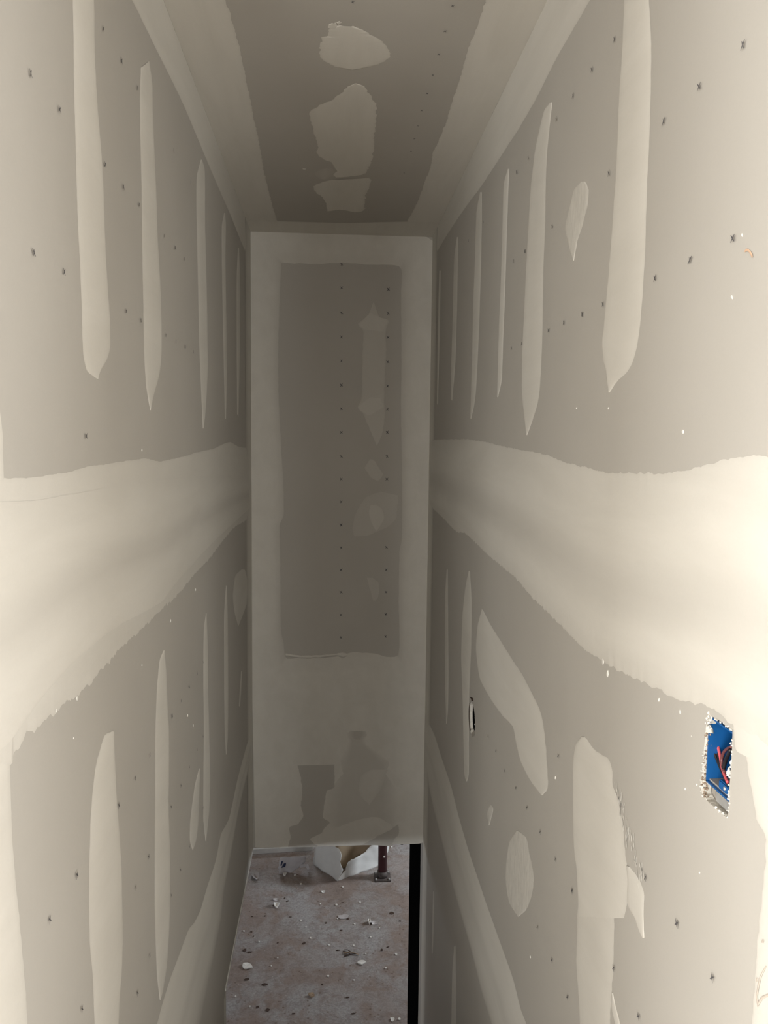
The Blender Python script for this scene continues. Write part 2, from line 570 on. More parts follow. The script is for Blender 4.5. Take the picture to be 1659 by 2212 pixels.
stripes(LEFT, wall_left, [
    ([(155, -150), (157, 0), (158, 60), (160, 200), (164, 350), (168, 480), (172, 560), (176, 660), (179, 760), (187, 800), (203, 814), (210, 819)],
     [(197, -150), (203, 0), (205, 120), (210, 220), (219, 330), (224, 420), (227, 520), (232, 610), (237, 680), (238, 745), (232, 775), (217, 802), (211, 820)]),
    ([(304, 146), (302, 200), (302, 260), (304, 340), (306, 430), (307, 540), (309, 640), (311, 760), (315, 830), (321, 868), (324, 886)],
     [(322, 131), (329, 180), (330, 240), (334, 340), (338, 430), (341, 520), (346, 610), (349, 690), (349, 760), (344, 810), (333, 850), (325, 887)]),
    ([(434, 345), (425, 380), (424, 440), (426, 540), (428, 640), (430, 740), (434, 840), (438, 925)],
     [(436, 345), (442, 365), (443, 400), (443, 480), (446, 600), (448, 700), (449, 790), (446, 860), (443, 900), (439, 926)]),
    ([(484, 460), (479, 490), (479, 560), (481, 680), (484, 820), (486, 905)], [(486, 460), (488, 490), (487, 560), (489, 700), (490, 820), (488, 905)]),
    ([(514, 535), (511, 600), (511, 750), (512, 895)], [(516, 535), (518, 600), (518, 750), (515, 900)]),
    ([(240, 1580), (225, 1590), (210, 1640), (203, 1680), (196, 1760), (193, 1850), (192, 1950), (194, 2040), (200, 2110), (204, 2212), (208, 2300)],
     [(246, 1580), (248, 1640), (252, 1720), (258, 1800), (262, 1870), (264, 1950), (265, 2030), (263, 2100), (258, 2160), (256, 2212), (252, 2300)]),
    ([(353, 1405), (344, 1430), (338, 1500), (335, 1600), (335, 1720), (334, 1850), (334, 1950), (336, 2040), (339, 2110), (345, 2160)],
     [(355, 1405), (359, 1450), (362, 1520), (365, 1580), (365, 1680), (364, 1740), (367, 1840), (367, 1950), (365, 2020), (360, 2090), (352, 2140), (346, 2160)]),
    ([(445, 1325), (440, 1360), (439, 1450), (440, 1580), (439, 1700), (439, 1770), (444, 1817)],
     [(446, 1325), (449, 1400), (450, 1500), (452, 1590), (454, 1680), (452, 1750), (445, 1818)]),
    ([(488, 1265), (484, 1330), (484, 1450), (485, 1570), (488, 1630)], [(490, 1265), (492, 1340), (493, 1500), (492, 1590), (489, 1630)]),
    ([(430, 1660), (420, 1700), (411, 1770), (410, 1815), (415, 1835)], [(432, 1660), (431, 1700), (428, 1780), (424, 1815), (417, 1835)]),
    ([(521, 1450), (518, 1490), (516, 1525)], [(522, 1450), (521, 1490), (518, 1528)]),
])
loft('compound_patch', LEFT, [(522, 1230), (508, 1245), (503, 1285), (506, 1320), (514, 1351)], [(529, 1231), (536, 1260), (534, 1300), (524, 1330), (515, 1352)], wall_left, gain=.8)

BAND_L = ((0, .72, 0), (.02, .80, .5), (.2, .84, 1), (.8, .84, 1), (.98, .78, .5), (1, .70, 0))
loft('joint_band', LEFT,
     [(-90, 1040), (8, 1033), (40, 1033), (70, 1031), (110, 1025), (145, 1021), (170, 1013), (200, 1006), (230, 1003), (270, 996), (295, 993), (315, 990), (345, 997), (375, 991), (400, 985), (430, 976), (460, 970), (480, 960), (497, 955), (515, 965), (536, 968)],
     [(-90, 1745), (22, 1645), (28, 1632), (48, 1607), (58, 1577), (75, 1580), (90, 1560), (110, 1547), (125, 1536), (140, 1518), (165, 1506), (180, 1488), (200, 1470), (215, 1450), (235, 1432), (262, 1398), (290, 1373), (320, 1345), (350, 1315), (372, 1297), (395, 1272), (420, 1240), (450, 1210), (480, 1170), (505, 1140), (536, 1122)],
     wall_left, prof=BAND_L, ragA=.0012, ragB=.006, n=520, thick=.0015)
loft('joint_top_coat', LEFT,
     [(-90, 1085), (60, 1082), (160, 1066), (250, 1050), (326, 1039), (371, 1036), (408, 1031), (414, 1019), (421, 1015), (428, 1017), (433, 1030), (482, 1027), (536, 1030)],
     [(-90, 1705), (20, 1600), (38, 1575), (60, 1545), (90, 1505), (150, 1437), (190, 1402), (230, 1368), (270, 1342), (310, 1322), (350, 1298), (372, 1268), (400, 1235), (440, 1192), (480, 1152), (536, 1100)],
     wall_left, prof=((0, .84, 0), (.08, .90, .6), (.2, 1, 1), (.36, .97, 1.3), (.47, .72, 1.1), (.56, .66, 1.0), (.66, .86, 1.2), (.8, 1, 1.2), (.97, 1, .8), (1, .93, 0)),
     ragA=.001, ragB=.0015, n=300, thick=.002, layer=4)
ycor = LEFT.at
loft('joint_band', LEFT,
     [(541, 1578), (536, 1598), (514, 1679), (495, 1767), (477, 1803), (466, 1859), (448, 1914), (433, 1965), (420, 1992), (407, 2009), (389, 2057), (367, 2116), (349, 2174), (339, 2212), (310, 2300)],
     [(541, 1650), (530, 1690), (514, 1760), (500, 1840), (484, 1925), (477, 1987), (459, 2079), (440, 2171), (433, 2212), (412, 2300)],
     wall_left, prof=((0, .8, 0), (.03, .95, .5), (.2, 1, 1), (.38, .96, 1), (.5, .72, .9), (.62, .85, .9), (.8, .85, .8), (.93, .5, .3), (1, .05, 0)), thick=.002)


def strip_yz(name, pl, parent, a0, a1, b0, b1, axis, prof, wob=.006, **kw):
    """compound laid along a corner: from the corner line to a wandering edge"""
    A, B = [], []
    for k in range(40):
        t = k / 39
        if axis == 'v':
            z = b0 + (b1 - b0) * t
            A.append((a0, z))
            B.append((a1 + noise.noise(Vector((z * 2.3, a1 * 9, 4))) * wob, z))
        else:
            y = a0 + (a1 - a0) * t
            A.append((y, b0))
            B.append((y, b1 + noise.noise(Vector((y * 2.3, b1 * 9, 4))) * wob))
    return loft(name, pl, A, B, parent, prof=prof, px=False, **kw)


CORNER = ((0, .95, .3), (.3, 1, .5), (.75, .97, .8), (.95, .9, .5), (1, .7, 0))
SOFT = ((0, .95, .3), (.3, 1, .5), (.6, .92, .7), (.85, .6, .4), (1, .1, 0))
yl = LEFT.at(531, 1000).x
strip_yz('corner_band', LEFT, wall_left, YE - .0005, yl, ZH + .01, ZC - .001, 'v', SOFT, layer=2)
# corner coat under the ceiling
LW = [LEFT.at(*q) for q in catmull([(240, -90), (285, 0), (300, 30), (330, 92), (370, 172), (400, 235), (430, 307), (460, 378), (480, 424), (500, 470), (519, 518), (532, 548)])]
loft('corner_band', LEFT, [(p.x, ZC - .0005) for p in LW], [tuple(p) for p in LW], wall_left, prof=CORNER, px=False)
# coat over the near corner bead, upright at the head of the stairs
loft('corner_bead_band', LEFT, [(YN + .0005, LEFT.at(0, y).y) for y in (880, 1000, 1040)],
     [LEFT.at(*q) for q in ((-1, 884), (5, 930), (8, 1036))], wall_left, prof=CORNER, px=False)
low_edge = [(17, 1590), (21, 1640), (22, 1700), (26, 1800), (33, 1900), (42, 1990), (50, 2080), (56, 2150), (59, 2212), (66, 2300)]
loft('corner_bead_band', LEFT, [(YN + .0005, LEFT.at(*q).y) for q in low_edge], [LEFT.at(*q) for q in low_edge], wall_left, prof=CORNER, px=False)
# corner bead at the open lower end of the left wall
strip_yz('corner_bead_band', LEFT, wall_left, YV - .0005, YV - .055, ZF + .05, ZH - .01, 'v', CORNER)
boxes('corner_bead', [((XL - .004, YV - .02, ZH - .006), (XL + .0035, YE - .001, ZH + .008))], M_CHIP, wall_left, bevel=.002)

# ------------------------------------------------------------------ joint compound, right wall
stripes(RIGHT, wall_right, [
    ([(1353, -150), (1350, -60), (1347, 40), (1343, 120), (1338, 200), (1332, 350), (1326, 440), (1322, 500), (1314, 600), (1306, 690), (1301, 740), (1304, 780), (1309, 800), (1312, 830), (1315, 848)],
     [(1398, -150), (1400, -60), (1402, 0), (1407, 90), (1406, 200), (1403, 300), (1398, 400), (1396, 470), (1394, 540), (1388, 640), (1381, 720), (1371, 770), (1356, 803), (1335, 822), (1317, 848)]),
    ([(1188, 222), (1175, 240), (1165, 280), (1155, 330), (1147, 400), (1142, 480), (1137, 570), (1133, 660), (1128, 760), (1127, 840), (1130, 880), (1137, 938)],
     [(1193, 221), (1188, 270), (1182, 330), (1179, 400), (1178, 480), (1174, 580), (1173, 660), (1171, 750), (1167, 830), (1162, 870), (1150, 910), (1139, 940)]),
    ([(1097, 365), (1088, 400), (1085, 500), (1082, 600), (1078, 700), (1075, 800), (1074, 857)], [(1100, 365), (1097, 450), (1094, 540), (1091, 640), (1087, 740), (1084, 820), (1076, 858)]),
    ([(1037, 415), (1029, 460), (1026, 560), (1022, 660), (1020, 760), (1017, 860), (1016, 904)], [(1041, 415), (1041, 480), (1039, 580), (1036, 680), (1032, 780), (1027, 860), (1018, 905)]),
    ([(987, 512), (981, 560), (978, 680), (975, 780), (974, 862)], [(990, 512), (989, 580), (987, 680), (984, 780), (977, 865)]),
    ([(949, 585), (946, 700), (944, 870)], [(952, 585), (950, 720), (946, 875)]),
    ([(965, 1230), (962, 1280), (961, 1400), (962, 1500), (964, 1562)], [(967, 1230), (968, 1300), (969, 1450), (968, 1530), (965, 1563)]),
    ([(1012, 1235), (1005, 1270), (999, 1330), (996, 1420), (999, 1500), (1001, 1600), (1003, 1670), (1007, 1688)], [(1015, 1233), (1019, 1300), (1018, 1400), (1014, 1490), (1013, 1600), (1013, 1670), (1009, 1688)]),
    ([(981, 2045), (977, 2100), (975, 2212), (974, 2290)], [(984, 2043), (985, 2120), (986, 2212), (986, 2290)]),
    ([(936, 1925), (934, 1990), (933, 2060)], [(938, 1925), (938, 1990), (935, 2060)]),
])
for g, L, R in [
    (1, [(1041, 1315), (1032, 1350), (1028, 1400), (1032, 1440), (1038, 1470), (1060, 1510), (1085, 1545), (1108, 1570), (1116, 1610), (1125, 1645), (1145, 1685), (1169, 1717)],
     [(1043, 1317), (1060, 1350), (1085, 1390), (1110, 1430), (1130, 1460), (1150, 1500), (1165, 1530), (1173, 1560), (1178, 1600), (1182, 1650), (1184, 1700), (1172, 1718)]),
    (.75, [(1255, 393), (1240, 410), (1230, 450), (1221, 490), (1226, 520), (1232, 545), (1239, 562)], [(1264, 392), (1272, 410), (1268, 450), (1258, 490), (1248, 520), (1240, 563)]),
    (.8, [(1058, 1740), (1052, 1755), (1056, 1782)], [(1062, 1739), (1066, 1750), (1057, 1783)]),
    (.85, [(1115, 1795), (1100, 1820), (1093, 1870), (1093, 1910), (1100, 1950), (1119, 1980)], [(1120, 1795), (1137, 1810), (1143, 1840), (1153, 1890), (1150, 1930), (1137, 1965), (1121, 1980)]),
    (1, [(1255, 1592), (1243, 1610), (1238, 1650), (1238, 1750), (1240, 1830), (1246, 1880), (1249, 1950), (1247, 1983)],
     [(1264, 1592), (1285, 1620), (1315, 1640), (1323, 1665), (1324, 1695), (1338, 1740), (1346, 1790), (1352, 1850), (1358, 1900), (1354, 1955), (1348, 1983)]),
    (.9, [(1247, 1980), (1247, 2020), (1245, 2080), (1250, 2150), (1253, 2212), (1258, 2300)], [(1327, 1980), (1326, 2050), (1325, 2100), (1320, 2150), (1318, 2212), (1315, 2300)]),
    (.9, [(1353, 1870), (1356, 1900), (1354, 1950), (1372, 1985), (1380, 2010), (1388, 2026)], [(1360, 1872), (1380, 1900), (1392, 1930), (1390, 1960), (1391, 1990), (1392, 2026)]),
    (.9, [(1322, 2145), (1320, 2170), (1328, 2212), (1334, 2260)], [(1324, 2145), (1332, 2180), (1340, 2212), (1352, 2260)]),
]:
    loft('compound_patch', RIGHT, L, R, wall_right, gain=min(1, g + (.15 if g < .86 else 0)), ragA=.0015, ragB=.003, m=M_SCRAPED if g < .86 else M_BOARD)
# trowel drips that tore away beside the large lower patch
bm = bmesh.new()
for k in range(70):
    t = random.random()
    c = RIGHT.at(1334 + 52 * t + random.uniform(-7, 10), 1700 + 200 * t + random.uniform(-12, 22))
    w, h = random.uniform(.0006, .0017), random.uniform(.003, .010)
    q = [(-w, -h * .3), (w * .3, -h), (w, h * .4), (-w * .2, h)]
    bm.faces.new([bm.verts.new(RIGHT.p(c.x + a, c.y + b, .0012)) for a, b in q])
o = link('compound_flecks', to_mesh('compound_flecks', bm), M_CRUMB, wall_right)
o['kind'] = 'stuff'

BAND_R = ((0, .74, 0), (.02, .84, .4), (.12, .90, .8), (.28, 1.0, 1.3), (.40, .95, 1.5), (.50, .72, 1.3), (.58, .64, 1.2), (.66, .74, 1.3), (.76, .98, 1.4),
          (.86, 1, 1.1), (.92, .90, .8), (.98, .84, .5), (1, .72, 0))
loft('joint_band', RIGHT,
     [(931, 950), (970, 949), (1010, 949), (1050, 955), (1090, 965), (1130, 973), (1180, 982), (1220, 998), (1260, 1008), (1300, 1018), (1325, 1022), (1370, 1022), (1420, 1022), (1470, 1018), (1510, 1009), (1560, 995), (1600, 985), (1630, 984), (1659, 987), (1725, 995)],
     [(931, 1095), (950, 1112), (985, 1148), (1005, 1152), (1050, 1195), (1080, 1220), (1110, 1245), (1150, 1290), (1190, 1330), (1215, 1355), (1260, 1400), (1290, 1420), (1340, 1450), (1400, 1478), (1460, 1508), (1500, 1520), (1527, 1523), (1560, 1548), (1600, 1580), (1650, 1612), (1725, 1662)],
     wall_right, prof=BAND_R, ragA=.0028, ragB=.0045, n=520, thick=.003)
loft('compound_patch', RIGHT, [(1584, 1552), (1587, 1580), (1588, 1606), (1592, 1622), (1612, 1634)], [(1672, 1560), (1672, 1590), (1672, 1615), (1672, 1635), (1672, 1650)], wall_right, layer=2, thick=.0008,
     prof=((0, .85, 0), (.1, .95, .8), (.6, 1, 1), (1, 1, .6)))
loft('joint_band', RIGHT,
     [(918, 1540), (927, 1562), (940, 1592), (955, 1640), (975, 1700), (990, 1760), (1010, 1830), (1030, 1890), (1050, 1950), (1075, 2020), (1100, 2090), (1110, 2120), (1125, 2180), (1137, 2212), (1165, 2300)],
     [(918, 1670), (925, 1692), (935, 1740), (950, 1800), (965, 1860), (980, 1920), (1000, 1990), (1020, 2060), (1040, 2140), (1062, 2212), (1085, 2300)],
     wall_right, prof=((0, .8, 0), (.03, .95, .5), (.2, 1, 1), (.38, .96, 1), (.5, .78, .9), (.62, .9, .9), (.8, .95, .8), (.93, .8, .3), (1, .3, 0)), thick=.002)
yr = RIGHT.at(941, 800).x
strip_yz('corner_band', RIGHT, wall_right, YE - .0005, yr, ZF + .05, ZC - .001, 'v', SOFT, layer=2)
RW = [RIGHT.at(*q) for q in catmull([(1330, -95), (1275, 0), (1240, 60), (1200, 130), (1160, 210), (1120, 280), (1100, 310), (1060, 372), (1040, 402), (1010, 442), (985, 478), (960, 517), (944, 545)])]
loft('corner_band', RIGHT, [(p.x, ZC - .0005) for p in RW], [tuple(p) for p in RW], wall_right, prof=CORNER, px=False)
r_edge = [(1604, 1600), (1613, 1640), (1625, 1705), (1636, 1771), (1655, 1807), (1654, 1863), (1641, 1987), (1633, 2098), (1626, 2212), (1618, 2300)]
loft('corner_bead_band', RIGHT, [(YN + .0005, RIGHT.at(*q).y) for q in r_edge], [RIGHT.at(*q) for q in r_edge], wall_right, prof=CORNER, px=False, ragB=.0025, layer=2)

# ------------------------------------------------------------------ joint compound, ceiling
LCI = [(455, -90), (487, 0), (500, 40), (517, 100), (530, 165), (540, 210), (547, 250), (560, 310), (565, 340), (570, 370), (580, 410), (590, 450), (599, 478)]
RCI = [(1085, -95), (1050, 0), (1030, 60), (1010, 110), (995, 165), (980, 210), (965, 260), (945, 310), (935, 330), (930, 360), (915, 400), (905, 430), (890, 460), (879, 479)]
ci = [CEIL.at(*q) for q in catmull(LCI)]
loft('corner_band', CEIL, [(XL + .0005, p.y) for p in ci], [tuple(p) for p in ci], ceiling, prof=CORNER, px=False, ragB=.003)
ci2 = [CEIL.at(*q) for q in catmull(RCI)]
loft('corner_band', CEIL, [(XR - .0005, p.y) for p in ci2], [tuple(p) for p in ci2], ceiling, prof=CORNER, px=False, ragB=.003)
ye = ci[-1].y
loft('corner_band', CEIL, [(XL, YE - .0005), (0, YE - .0005), (XR, YE - .0005)], [(XL, ye - .004), (ci[-1].x, ye - .004), (.05, ye - .012), (ci2[-1].x, ci2[-1].y - .004), (XR, ci2[-1].y - .004)], ceiling, prof=CORNER, px=False, layer=2)
for L, R in [
    ([(735, 54), (712, 64), (707, 78), (694, 80), (690, 100), (693, 120), (705, 135), (725, 145), (760, 150)], [(762, 56), (785, 65), (805, 78), (820, 84), (835, 100), (843, 115), (838, 128), (820, 138), (790, 146), (762, 150)]),
    ([(766, 180), (750, 188), (720, 215), (690, 228), (669, 242), (673, 265), (680, 290), (687, 318), (684, 330), (700, 345), (715, 350), (722, 362), (728, 368), (719, 376), (725, 382)],
     [(768, 180), (785, 185), (800, 205), (812, 230), (812, 265), (808, 290), (808, 320), (804, 345), (792, 370), (780, 378), (750, 382), (727, 383)]),
    ([(720, 388), (700, 392), (678, 402), (682, 415), (695, 425), (705, 440), (707, 455)], [(795, 384), (802, 388), (798, 405), (790, 420), (788, 440), (788, 450), (782, 457), (765, 458), (740, 453), (708, 456)]),
    ([(718, 49), (711, 53), (708, 60)], [(724, 48), (730, 54), (726, 62)]),
    ([(733, 45), (727, 48), (729, 52)], [(736, 46), (738, 49), (733, 53)]),
]:
    loft('compound_patch', CEIL, L, R, ceiling, gain=1.05, n=90, ragA=.006, ragB=.006)
loft('compound_patch', CEIL, [(690, 366), (680, 375), (690, 386)], [(715, 362), (722, 372), (708, 387)], ceiling, prof=((0, .1, 0), (.5, .35, 1), (1, .1, 0)))

# ------------------------------------------------------------------ joint compound, end wall
inner_px = [(608, 568), (690, 570), (738, 567), (800, 572), (865, 576), (866, 640), (867, 760), (866, 900), (868, 1000), (869, 1075), (868, 1165), (863, 1190), (861, 1300), (860, 1416),
            (800, 1411), (760, 1409), (738, 1417), (700, 1421), (650, 1421), (617, 1422), (613, 1392), (607, 1360), (606, 1290), (605, 1200), (604, 1135), (613, 1110), (612, 1040), (607, 960), (602, 860), (601, 760), (603, 680), (606, 600)]
inn = resample([END.at(*q) for q in catmull(inner_px + [inner_px[0]], 6)], 240)
cx, cz = (XL + XR) / 2, sum(p.y for p in inn) / len(inn)
zl = END.at(740, 1520).y


def outward(p):
    # nearest point on the rectangle the coat fills: side walls, ceiling, lower skim coat
    d = [(p.x - XL, 0), (XR - p.x, 1), (ZC - p.y, 2), (p.y - zl, 3)]
    x = XL if p.x < 0 else XR
    return d


verts, mud, faces = [], [], []
tl = (ZC - zl)
i0, i1, j0, j1 = inn[0], END.at(860, 1416), END.at(865, 576), END.at(617, 1422)


def corner_map(p):
    # map inner rectangle outline onto the outer rectangle side by side
    fx = (p.x - j1.x) / (i1.x - j1.x)
    fz = (p.y - j1.y) / (i0.y - j1.y)
    fx, fz = min(1, max(0, fx)), min(1, max(0, fz))
    if min(fx, 1 - fx) * (i1.x - j1.x) < min(fz, 1 - fz) * (i0.y - j1.y):
        fx = round(fx)
    else:
        fz = round(fz)
    return Vector((XL + .0005 + fx * (XR - XL - .001), zl + fz * (ZC - .0005 - zl)))


prof = ((0, .95, .4), (.35, 1, 1), (.62, .97, 1), (.80, .86, .8), (.93, .62, .5), (1, .42, 0))
for i, p in enumerate(inn):
    q = corner_map(p)
    side = abs(q.x - XL) < .001 or abs(q.x - XR) < .001
    for t, mx, h in prof:
        if not side:
            mx = max(mx, .85)
        w = q.lerp(p, t)
        if t == 1:
            k = noise.noise(Vector((w.x * 60, w.y * 60, 0)))
            w = w + Vector((k, noise.noise(Vector((w.x * 60, w.y * 60, 8))))) * (.004 if not side else .002)
        verts.append(END.p(w.x, w.y, .0002 + h * .0015))
        mud.append(mx * .9)
K = len(prof)
for i in range(len(inn) - 1):
    for k in range(K - 1):
        faces.append((i * K + k, (i + 1) * K + k, (i + 1) * K + k + 1, i * K + k + 1))
me = bpy.data.meshes.new('frame_band')
me.from_pydata(verts, [], faces)
me.attributes.new('mud', 'FLOAT', 'POINT').data.foreach_set('value', mud)
me.update()
if me.polygons[0].normal.dot(END.n) < 0:
    me.flip_normals()
link('frame_band', me, M_BOARD, wall_end)
zb = ZH + .006
strip = [(XL + .0005, zl + .02), (0, zl + .02), (XR - .0005, zl + .02)]
loft('skim_coat', END, strip, [(XL + .012, zb), (XL + .05, zb - .004), (0, zb - .004), (XR - .03, zb - .004), (XR - .004, zb + .012)], wall_end,
     prof=((0, .97, .4), (.5, 1, 1), (1, .95, .4)), px=False, n=80, layer=3, gain=.93)



def endpatch(L, R, mix, edge=None, layer=2, soft=.08):
    e = mix if edge is None else edge
    loft('compound_patch', END, L, R, wall_end, layer=layer + 1, thick=.0004, n=70, ragA=.003, ragB=.003,
         prof=((0, e, 0), (soft, mix, .6), (.35, mix, 1), (.65, mix, 1), (1 - soft, mix, .6), (1, e, 0)))


endpatch([(745, 1582), (752, 1600), (742, 1625), (724, 1650), (712, 1680), (704, 1715), (698, 1770), (715, 1790)],
         [(796, 1582), (790, 1605), (828, 1632), (855, 1650), (860, 1700), (862, 1760), (866, 1800), (850, 1815)], .45, .93, 4, .22)
endpatch([(755, 1578), (752, 1586), (762, 1596)], [(790, 1580), (792, 1588), (782, 1598)], .15, .6, 5, .3)
endpatch([(642, 1653), (650, 1680), (653, 1710), (650, 1740), (655, 1762), (643, 1780), (625, 1786), (628, 1808), (622, 1829)],
         [(722, 1651), (722, 1700), (706, 1708), (700, 1740), (698, 1765), (712, 1776), (700, 1790), (690, 1810), (685, 1829)], .02, .08, 5)
endpatch([(845, 1790), (822, 1803), (800, 1815), (782, 1824)], [(860, 1780), (862, 1800), (850, 1815), (846, 1827)], .1, .3, 5)
endpatch([(800, 1662), (781, 1675), (775, 1700), (780, 1720), (796, 1736)], [(838, 1662), (831, 1680), (824, 1700), (812, 1720), (798, 1738)], .78, .6, 6, .2)
endpatch([(802, 1764), (770, 1771), (730, 1786), (690, 1801), (670, 1812), (680, 1824)], [(818, 1765), (845, 1781), (847, 1790), (815, 1805), (795, 1816), (700, 1827)], .9, .85, 6)
# patches inside the bare panel
endpatch([(806, 654), (796, 680), (773, 700), (785, 715), (783, 760), (782, 840), (780, 865), (772, 880), (785, 895), (796, 922), (812, 958)],
         [(808, 654), (815, 675), (820, 685), (840, 692), (833, 715), (834, 760), (832, 800), (830, 860), (831, 900), (825, 940), (814, 962)], .42, .3)
endpatch([(800, 676), (776, 700), (786, 712)], [(822, 686), (838, 693), (826, 716)], .6, .5, 3)
endpatch([(800, 858), (773, 880), (792, 897)], [(822, 860), (828, 880), (800, 896)], .62, .5, 3)
endpatch([(800, 992), (788, 1010), (800, 1030), (812, 1038)], [(808, 993), (818, 1010), (828, 1025), (818, 1038)], .35, .25)
endpatch([(822, 1062), (790, 1075), (768, 1110), (762, 1140), (766, 1158), (790, 1157)], [(860, 1070), (858, 1100), (855, 1120), (842, 1135), (830, 1142), (794, 1157)], .26, .2)
endpatch([(800, 1092), (797, 1110), (805, 1135), (812, 1146)], [(812, 1090), (825, 1100), (830, 1120), (815, 1146)], .55, .45, 3)
endpatch([(792, 1248), (800, 1275), (806, 1297)], [(805, 1248), (818, 1260), (818, 1285), (812, 1297)], .3, .25)

# ------------------------------------------------------------------ stamped fastener marks on the boards
def mark_mesh(seed):
    rnd = random.Random(seed)
    vs, fs = [], []
    for ang in (rnd.uniform(.75, 1.15), rnd.uniform(-1.1, -.7)):
        c, s = math.cos(ang), math.sin(ang)
        L, w = rnd.uniform(.0055, .0078), rnd.uniform(.0011, .0017)
        b = len(vs)
        for a, t in ((-L, -w * .4), (-L * .2, -w), (L, -w * .3), (L * .9, w * .5), (0, w), (-L * .9, w * .4)):
            vs.append((a * c - t * s, a * s + t * c, 0))
        fs.append(tuple(range(b, b + 6)))
    me = bpy.data.meshes.new('fastener_mark')
    me.from_pydata(vs, [], fs)
    me.materials.append(M_MARK)
    return me


MARKS = [mark_mesh(k) for k in range(6)]


def marks(pl, parent, pts, size=1.0):
    for i, (x, y) in enumerate(pts):
        o = link('fastener_mark', MARKS[i % 6], None, parent)
        p = pl.at3(x, y, .0028)
        o.matrix_world = Matrix(((pl.u.x, pl.v.x, pl.n.x, p.x), (pl.u.y, pl.v.y, pl.n.y, p.y), (pl.u.z, pl.v.z, pl.n.z, p.z), (0, 0, 0, 1))) @ Matrix.Scale(size, 4)


marks(LEFT, wall_left, [(62, 158), (125, 236), (69, 545), (135, 587), (220, 62), (260, 131), (294, 190), (224, 355), (264, 403), (298, 442), (353, 509), (376, 535), (396, 559),
                        (270, 672), (302, 692), (356, 724), (378, 737), (398, 749), (416, 760), (183, 942), (373, 326), (410, 395),
                        (389, 1514), (370, 1547), (437, 1430), (424, 1455), (407, 1484), (321, 1631), (290, 1681), (254, 1740), (407, 1657), (389, 1697), (368, 1743),
                        (319, 1851), (291, 1917), (163, 1890), (104, 1987), (407, 1829), (388, 1879), (368, 1934), (321, 2064), (295, 2145), (174, 2180), (424, 1620), (437, 1591), (437, 1745), (460, 1675)], .95)
marks(RIGHT, wall_right, [(1330, 85), (1281, 150), (1240, 207), (1204, 257), (1143, 341), (1118, 372), (1609, 97), (1514, 187), (1437, 262), (1318, 374), (1195, 489), (1136, 543), (1111, 564),
                          (1587, 515), (1494, 562), (1418, 601), (1305, 657), (1260, 679), (1220, 697), (1187, 714), (1129, 742), (1106, 752), (1046, 480), (1014, 520),
                          (1208, 1633), (1169, 1797), (1140, 1745), (1116, 1702), (1202, 1856), (1238, 1924), (1163, 2003), (1194, 2074), (1228, 2154), (1328, 2091), (1397, 1896), (1465, 1995),
                          (1542, 2112), (1382, 2195), (1073, 1622), (1056, 1590), (1092, 1665)], .95)
marks(END, wall_end, [(738 - (y - 600) * .002, y) for y in (571, 622, 676, 728, 780, 832, 883, 934, 986, 1035, 1084, 1134, 1183, 1231, 1279, 1328, 1377)]
      + [(839 - (y - 620) * .008, y) for y in (625, 677, 729, 782, 834, 884, 934, 986, 1035, 1182, 1231, 1279, 1327, 1375)] + [(635, 1808)], 1.35)
marks(CEIL, ceiling, [(762, 2), (978, 10), (962, 65), (948, 115), (935, 160), (923, 200), (911, 237), (903, 270), (895, 298), (888, 325), (873, 372)], .8)


# small splashes and chips stuck on the boards
def speck(pl, parent, x, y, w, h, m=M_CRUMB, rot=0.0, name='compound_speck', th=.0014):
    c = pl.at(x, y)
    bm = bmesh.new()
    top, bot = [], []
    for k in range(8):
        a = 2 * math.pi * k / 8
        rr = random.uniform(.7, 1.1)
        u, v = math.cos(a) * w * rr * .75, math.sin(a) * h * rr * .75
        uu, vv = u * math.cos(rot) - v * math.sin(rot), u * math.sin(rot) + v * math.cos(rot)
        bot.append(bm.verts.new(pl.p(c.x + uu, c.y + vv, .0002)))
        top.append(bm.verts.new(pl.p(c.x + uu * .7, c.y + vv * .7, th)))
    bm.faces.new(top)
    for k in range(8):
        bm.faces.new((bot[k], bot[(k + 1) % 8], top[(k + 1) % 8], top[k]))
    return link(name, to_mesh(name, bm), m, parent)


for x, y, w, h, r in [(1582, 642, .0018, .005, -.5), (1476, 933, .004, .005, 0), (1303, 1428, .007, .011, .1), (1313, 1455, .006, .012, .2), (1470, 1538, .0025, .005, 0),
                      (1146, 2067, .004, .005, 0), (1315, 882, .004, .004, 0), (1604, 508, .001, .004, -.3), (1246, 882, .004, .003, 0), (1424, 1512, .002, .005, .2),
                      (1495, 1590, .0012, .0015, 0), (1506, 1695, .0018, .002, 0), (1481, 1704, .0008, .003, 0), (1512, 1885, .0012, .002, 0), (1200, 1680, .004, .008, .5)]:
    speck(RIGHT, wall_right, x, y, w, h, rot=r)
for x, y, w, h in [(306, 1437, .003, .003), (158, 1595, .002, .003), (422, 1274, .003, .006), (368, 1341, .004, .006), (405, 1545, .002, .007), (417, 1567, .002, .006), (306, 973, .003, .004), (166, 1508, .006, .006), (120, 1535, .003, .007)]:
    speck(LEFT, wall_left, x, y, w, h)
speck(CEIL, ceiling, 657, 365, .010, .005)
sm = RIGHT.at(1617, 545)
loft('orange_smear', RIGHT, [(1611, 541), (1614, 537), (1620, 539), (1627, 548), (1628, 556)], [(1611, 545), (1615, 543), (1620, 545), (1623, 550), (1626, 557)], wall_right, m=M_ORANGE, layer=3, thick=.0004)
